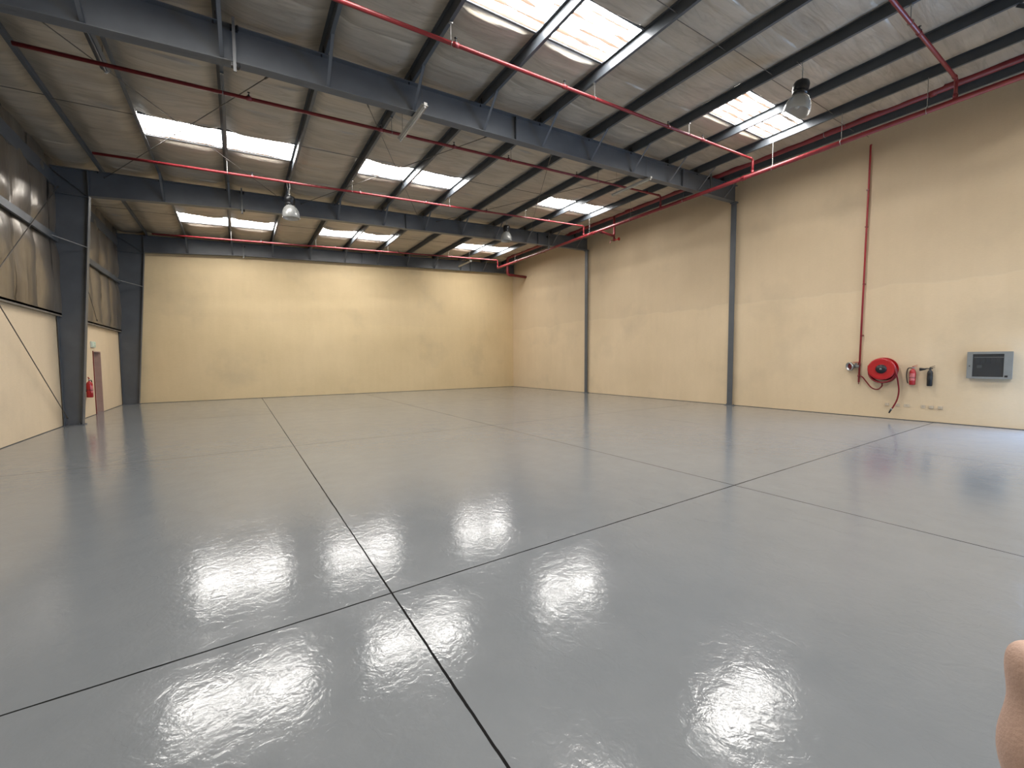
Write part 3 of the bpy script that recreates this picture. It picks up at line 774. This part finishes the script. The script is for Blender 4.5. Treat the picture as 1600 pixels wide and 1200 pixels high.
def hose_reel():
    cx, cy, cz = XR-.20, 4.03, 1.42
    t = thing('fire_hose_reel', 'round red fire hose reel with a black hub mounted on the cream wall', 'hose reel', (cx, cy, cz))
    A = lambda p, ax=(-1, 0, 0): at(p, ax)
    bm = nb(); lathe(bm, [(0, .0), (.13, .0), (.17, -.014), (.22, -.004), (.285, .0), (.310, -.012), (.310, -.04), (.29, -.03), (0, -.03)], 48, A((-.12, 0, 0))); obj('disc', bm, 'red', t, True)
    bm = nb(); lathe(bm, [(0, .0), (.31, .0), (.325, .01), (.325, -.01), (0, -.01)], 48, A((.10, 0, 0))); obj('disc', bm, 'red', t, True)
    bm = nb(); lathe(bm, [(0, .05), (.06, .05), (.10, .03), (.125, .012), (.125, .0), (0, .0)], 32, A((-.12, 0, 0))); obj('hub', bm, 'black', t, True)
    bm = nb(); lathe(bm, [(0, .062), (.02, .062), (.03, .05), (0, .05)], 16, A((-.12, 0, 0))); obj('hub_cap', bm, 'panel', t, True)
    bm = nb()                                         # wound hose
    path = []
    for k in range(0, 24*10+1):
        a = 2*PI*k/24; n = k/24
        path.append((-.095+.17*abs(((n/5) % 2)-1), (.285+.012*(n/10))*math.cos(a)-.005, (.285+.012*(n/10))*math.sin(a)-.092))
    tube(bm, path, .019, 8); obj('wound_hose', bm, 'hose', t, True)
    bm = nb(); lathe(bm, [(0, -.1), (.26, -.1), (.26, .1), (0, .1)], 32, A((0, 0, 0))); obj('drum', bm, 'hose', t, True)
    bm = nb(); box(bm, .10, .20, -.05, .05, -.30, .30); box(bm, .02, .10, -.02, .02, -.02, .02); box(bm, .0, .20, .26, .34, -.06, .10); obj('bracket', bm, 'red', t)
    # loose end hanging on the right-hand side, with its nozzle
    bm = nb()
    P = [(-.10, -.29, .02), (-.12, -.335, -.15), (.02, -.345, -.40), (.08, -.35, -.62), (.09, -.32, -.85), (.09, -.25, -1.05), (.09, -.19, -1.17)]
    tube(bm, smoothpath(P, 8), .019, 10); ho = obj('loose_hose', bm, 'hose', t, True)
    bm = nb(); tube(bm, [(.09, -.205, -1.13), (.09, -.17, -1.22), (.09, -.155, -1.25)], [.023, .019, .015], 12); obj('nozzle', bm, 'black', ho, True)
    bm = nb(); tube(bm, [(.09, -.215, -1.115), (.09, -.203, -1.14)], .024, 12); obj('ferrule', bm, 'chrome', ho, True)
    # feed hose from the riser
    P = [(XR-.07-cx, 4.60-cy, 1.20-cz), (XR-.08-cx, 4.52-cy, 1.18-cz), (XR-.10-cx, 4.42-cy, 1.05-cz), (XR-.12-cx, 4.28-cy, .87-cz), (XR-.12-cx, 4.14-cy, .83-cz), (XR-.12-cx, 4.05-cy, .93-cz), (.02, -.01, -.40), (.0, -.15, -.345), (.0, -.27, -.24)]
    bm = nb(); tube(bm, smoothpath(P, 8), .017, 10); obj('feed_hose', bm, 'hose', t, True)
hose_reel()
def extinguisher(loc, facing, kind, label, sc=1.0, flip=1):
    """loc = wall point at mid height; facing = direction away from the wall"""
    rz = math.atan2(facing[1], facing[0])+PI/2        # local -y looks away from the wall
    t = thing('fire_extinguisher', label, 'fire extinguisher', loc, (0, 0, rz), group='wall-hung fire extinguishers')
    t.scale = (sc*flip, sc, sc)
    m = 'red' if kind != 'co2' else 'black'; r = .066 if kind != 'co2' else .056; y = -r-.02
    bm = nb(); lathe(bm, [(0, -.25), (r-.01, -.25), (r, -.235), (r, .10), (r*.85, .145), (r*.45, .175), (.02, .185), (.02, .20), (0, .20)], 24, Matrix.Translation((0, y, 0))); obj('cylinder_body', bm, m, t, True)
    bm = nb(); tube(bm, [(0, y, .19), (0, y, .235)], .02, 10); tube(bm, [(0, y, .215), (.05, y, .225)], .013, 8)
    obj('valve', bm, 'chrome' if kind != 'co2' else 'black', t, True)
    bm = nb()
    for dz, e in ((.235, .02), (.245, .055)): prism(bm, [(-.012, dz), (.09, dz+e-.01), (.09, dz+e), (-.012, dz+.012)], 1, y-.012, y+.012)
    obj('handle', bm, 'red' if kind != 'co2' else 'black', t)
    bm = nb(); box(bm, -.03, .03, y+r-.01, .0, -.10, .12); tube(bm, [(r*1.02*math.cos(a), y+r*1.02*math.sin(a), -.05) for a in [2*PI*i/20 for i in range(21)]], .006, 5); obj('bracket', bm, 'black', t)
    if kind == 'co2':
        bm = nb(); tube(bm, [(0, y, .215), (-.06, y-.02, .22), (-.10, y-.02, .205), (-.20, y-.02, .195)], [.012, .014, .022, .045], 14); obj('discharge_horn', bm, 'black', t, True)
        bm = nb(); lathe(bm, [(r+.001, -.08), (r+.001, .03)], 24, Matrix.Translation((0, y, 0))); obj('label_band', bm, 'dark', t, True)
    else:
        bm = nb(); tube(bm, smoothpath([(-.01, y, .21), (-.09, y-.02, .20), (-.115, y-.02, .05), (-.105, y-.02, -.12), (-.085, y-.02, -.21)], 6), .012, 8); obj('hose', bm, 'black', t, True)
        bm = nb(); a = [PI+PI*i/10 for i in range(11)]
        v = [[bm.verts.new(((r+.002)*math.cos(q), y+(r+.002)*math.sin(q), z)) for q in a[2:9]] for z in (-.13, .07)]
        for k in range(6): bm.faces.new((v[0][k], v[0][k+1], v[1][k+1], v[1][k]))
        obj('paper_label', bm, 'pinklabel', t, True)
M['pinklabel'] = simple('faded_label_print', (.55, .16, .16), .5, .0, .5, 40.0)
extinguisher((XR, 3.42, 1.24), (-1, 0), 'powder', 'red fire extinguisher on the wall right beside the hose reel')
extinguisher((XR, 3.08, 1.22), (-1, 0), 'co2', 'black fire extinguisher with a discharge horn, on the wall by the grey cabinet')
extinguisher((XL, 18.28, .93), (1, 0), 'powder', 'large red fire extinguisher on the wall beside the exit door', 1.18, -1)

def cabinet():
    t = thing('electrical_cabinet', 'small grey wall cabinet with a dark glazed window', 'electrical cabinet', (XR, 2.035, 1.535))
    w, h, d = .36, .32, .14
    bm = nb(); box(bm, -.02, 0, -w, w, -h, h)
    for a in ((-w, -w+.012), (w-.012, w)): box(bm, -d, -.02, a[0], a[1], -h, h)
    for a in ((-h, -h+.012), (h-.012, h)): box(bm, -d, -.02, -w+.012, w-.012, a[0], a[1])
    obj('body', bm, 'panel', t)
    bm = nb(); box(bm, -.03, -.021, -w+.015, w-.015, -h+.015, h-.015); obj('back_panel', bm, 'dark', t)
    bm = nb(); X0, X1 = -d-.022, -d-.001
    box(bm, X0, X1, w-.085, w+.012, -h-.012, h+.012); box(bm, X0, X1, -w-.012, -w+.125, -h-.012, h+.012)
    box(bm, X0, X1, -w+.125, w-.085, h-.045, h+.012); box(bm, X0, X1, -w+.125, w-.085, -h-.012, -h+.035)
    dr = obj('door', bm, 'panel', t)
    bm = nb(); box(bm, -d-.012, -d-.008, -w+.125, w-.085, -h+.035, h-.045); obj('window_pane', bm, 'glass', dr)
    bm = nb(); lathe(bm, [(0, .012), (.012, .012), (.014, 0), (0, 0)], 12, at((X0, w-.035, -.02), (-1, 0, 0))); obj('lock', bm, 'black', dr)
    bm = nb(); box(bm, X0-.003, X0, -w+.055, -w+.105, -h+.03, -h+.075); obj('sticker', bm, 'black', dr)
    bm = nb(); box(bm, -.09, -.08, -w+.14, w-.10, .185, .203); obj('rail', bm, 'white', t)
    for k in range(5):
        bm = nb(); y = .20-.085*k; box(bm, -.085, -.035, y-.032, y+.032, .06, .165); box(bm, -.098, -.085, y-.012, y+.012, .10, .125); obj('breaker', bm, 'shadegrey', t)
    bm = nb(); box(bm, -.09, -.03, .13, .21, -.07, -.0); obj('meter', bm, 'panel', t)
M['shadegrey'] = simple('breaker_plastic', (.05, .06, .07), .4)
cabinet()
SOCK = [(3.95, 'ivory wall socket plate nearest the hanging hose'), (3.72, 'small ivory socket plate just behind the hose nozzle'), (3.53, 'wider flat ivory socket plate in the low row'),
        (3.20, 'ivory socket plate with a dark mark, in the low row'), (3.04, 'ivory socket plate between the marked one and the last one'), (2.87, 'last ivory socket plate of the low row, towards the cabinet')]
for k, (y, lab) in enumerate(SOCK):
    t = thing('wall_socket', lab, 'wall socket', (XR, y, .405), group='low row of wall sockets under the extinguishers')
    hw = .06 if k == 2 else .043
    bm = nb(); box(bm, -.012, 0, -hw, hw, -.043, .043)
    if k in (0, 4, 5): box(bm, -.035, -.012, -hw+.004, hw-.004, -.036, .036)
    bmesh.ops.bevel(bm, geom=bm.edges[:], offset=.003, segments=1, affect='EDGES')
    obj('plate', bm, 'plate', t)
    bm = nb()
    fx = -.035 if k in (0, 4, 5) else -.012
    for yy, zz in ((0, .016), (-.013, -.008), (.013, -.008)): box(bm, fx-.0015, fx+.001, yy-.004, yy+.004, zz-.005, zz+.005)
    obj('slots', bm, 'black' if k == 3 else 'concrete', t)

def exit_sign():
    t = thing('exit_sign', 'small pale green emergency exit sign on the wall above the brownish door', 'exit sign', (XL, 19.30, 2.34))
    bm = nb(); box(bm, 0, .045, -.22, .22, -.10, .10); bmesh.ops.bevel(bm, geom=bm.edges[:], offset=.008, segments=2, affect='EDGES'); obj('housing', bm, 'signwhite', t)
    bm = nb(); box(bm, .045, .049, -.20, .20, -.085, .085); obj('face', bm, 'green', t)
    bm = nb()
    prism(bm, [(-.15, -.05), (-.06, -.05), (-.06, .06), (-.15, .06)], 0, .049, .051)
    prism(bm, [(.02, -.012), (.10, -.012), (.10, -.035), (.15, 0), (.10, .035), (.10, .012), (.02, .012)], 0, .049, .051)
    obj('pictogram', bm, 'signwhite', t)
exit_sign()

# ------------------------------------------------------------------ the photographer's hand at the edge of the frame
def hand():
    def cam(px, py, depth):
        f, p, r, y = 646.81, 0.05481, -0.00588, 0.58298
        fw = Vector((math.sin(y)*math.cos(p), math.cos(y)*math.cos(p), -math.sin(p)))
        rt = Vector((math.cos(y), -math.sin(y), 0)); up = rt.cross(fw)
        return Vector((0, 0, 1.7))+depth*(fw+rt*(px-800)/f-up*(py-600)/f)
    return cam
def build_hand():
    # a hand held out to the side: index finger upright with bent knuckles, the rest curled behind it
    p, r, y = 0.05481, -0.00588, 0.58298
    D = Vector((math.sin(y)*math.cos(p), math.cos(y)*math.cos(p), -math.sin(p)))      # away from the person
    F = Vector((math.cos(y), -math.sin(y), 0)); U = F.cross(D)                          # sideways, up
    base = Vector((0, 0, 1.7))+.16*(D+F*1.2368-U*.7576)
    def P(r, d, u): return base+F*r+D*d+U*u
    t = thing('person', 'bare finger and hand of the person taking the picture, at the frame edge', 'person', tuple(base))
    def skinned(name, chains, m, parent):
        me = bpy.data.meshes.new(name); vs = []; es = []; rad = []
        for ch in chains:
            start = ch.get('root'); prev = start
            for p, r in ch['pts']:
                vs.append(p-base); rad.append(r); i = len(vs)-1
                if prev is not None: es.append((prev, i))
                prev = i
        me.from_pydata([tuple(v) for v in vs], es, []); me.update()
        o = bpy.data.objects.new(name, me); COL.objects.link(o); o.parent = parent
        md = o.modifiers.new('skin', 'SKIN'); md.use_smooth_shade = True
        for i, sv in enumerate(me.skin_vertices[0].data): sv.radius = (rad[i], rad[i]); sv.use_root = (i == 0)
        o.modifiers.new('sub', 'SUBSURF').levels = 2; o.modifiers['sub'].render_levels = 3
        me.materials.append(M[m]); return o
    chains = [dict(pts=[(P(.085, -.01, -.175), .030), (P(.062, -.006, -.140), .027), (P(.045, .000, -.105), .029), (P(.036, .002, -.070), .027)])]
    chains.append(dict(root=3, pts=[(P(.016, .000, -.050), .0135), (P(.0075, .000, -.036), .0120), (P(.0040, .0, -.0205), .0124), (P(.0066, .0, -.0050), .0086), (P(.0052, .0, .0075), .0102), (P(.0072, .001, .0200), .0084)]))
    chains.append(dict(root=3, pts=[(P(.046, .006, -.046), .0125), (P(.050, .010, -.014), .0110), (P(.056, .024, .000), .0100), (P(.060, .034, -.016), .0086)]))
    chains.append(dict(root=3, pts=[(P(.064, .008, -.056), .0120), (P(.070, .014, -.028), .0102), (P(.076, .028, -.014), .0095), (P(.080, .036, -.030), .0082)]))
    chains.append(dict(root=2, pts=[(P(.080, .010, -.074), .0108), (P(.088, .016, -.050), .0090), (P(.094, .026, -.038), .0082), (P(.096, .034, -.052), .0072)]))
    chains.append(dict(root=1, pts=[(P(.034, -.020, -.118), .0140), (P(.028, -.030, -.092), .0120), (P(.032, -.034, -.066), .0104), (P(.038, -.030, -.046), .0086)]))
    o = skinned('hand', chains, 'skin', t)
    bm = nb(); tube(bm, [P(.083, -.01, -.170)-base, P(.10, -.014, -.21)-base, P(.16, -.03, -.33)-base, P(.22, -.06, -.46)-base], [.036, .042, .050, .056], 20)
    obj('sleeve', bm, 'shirt', t, True)
build_hand()
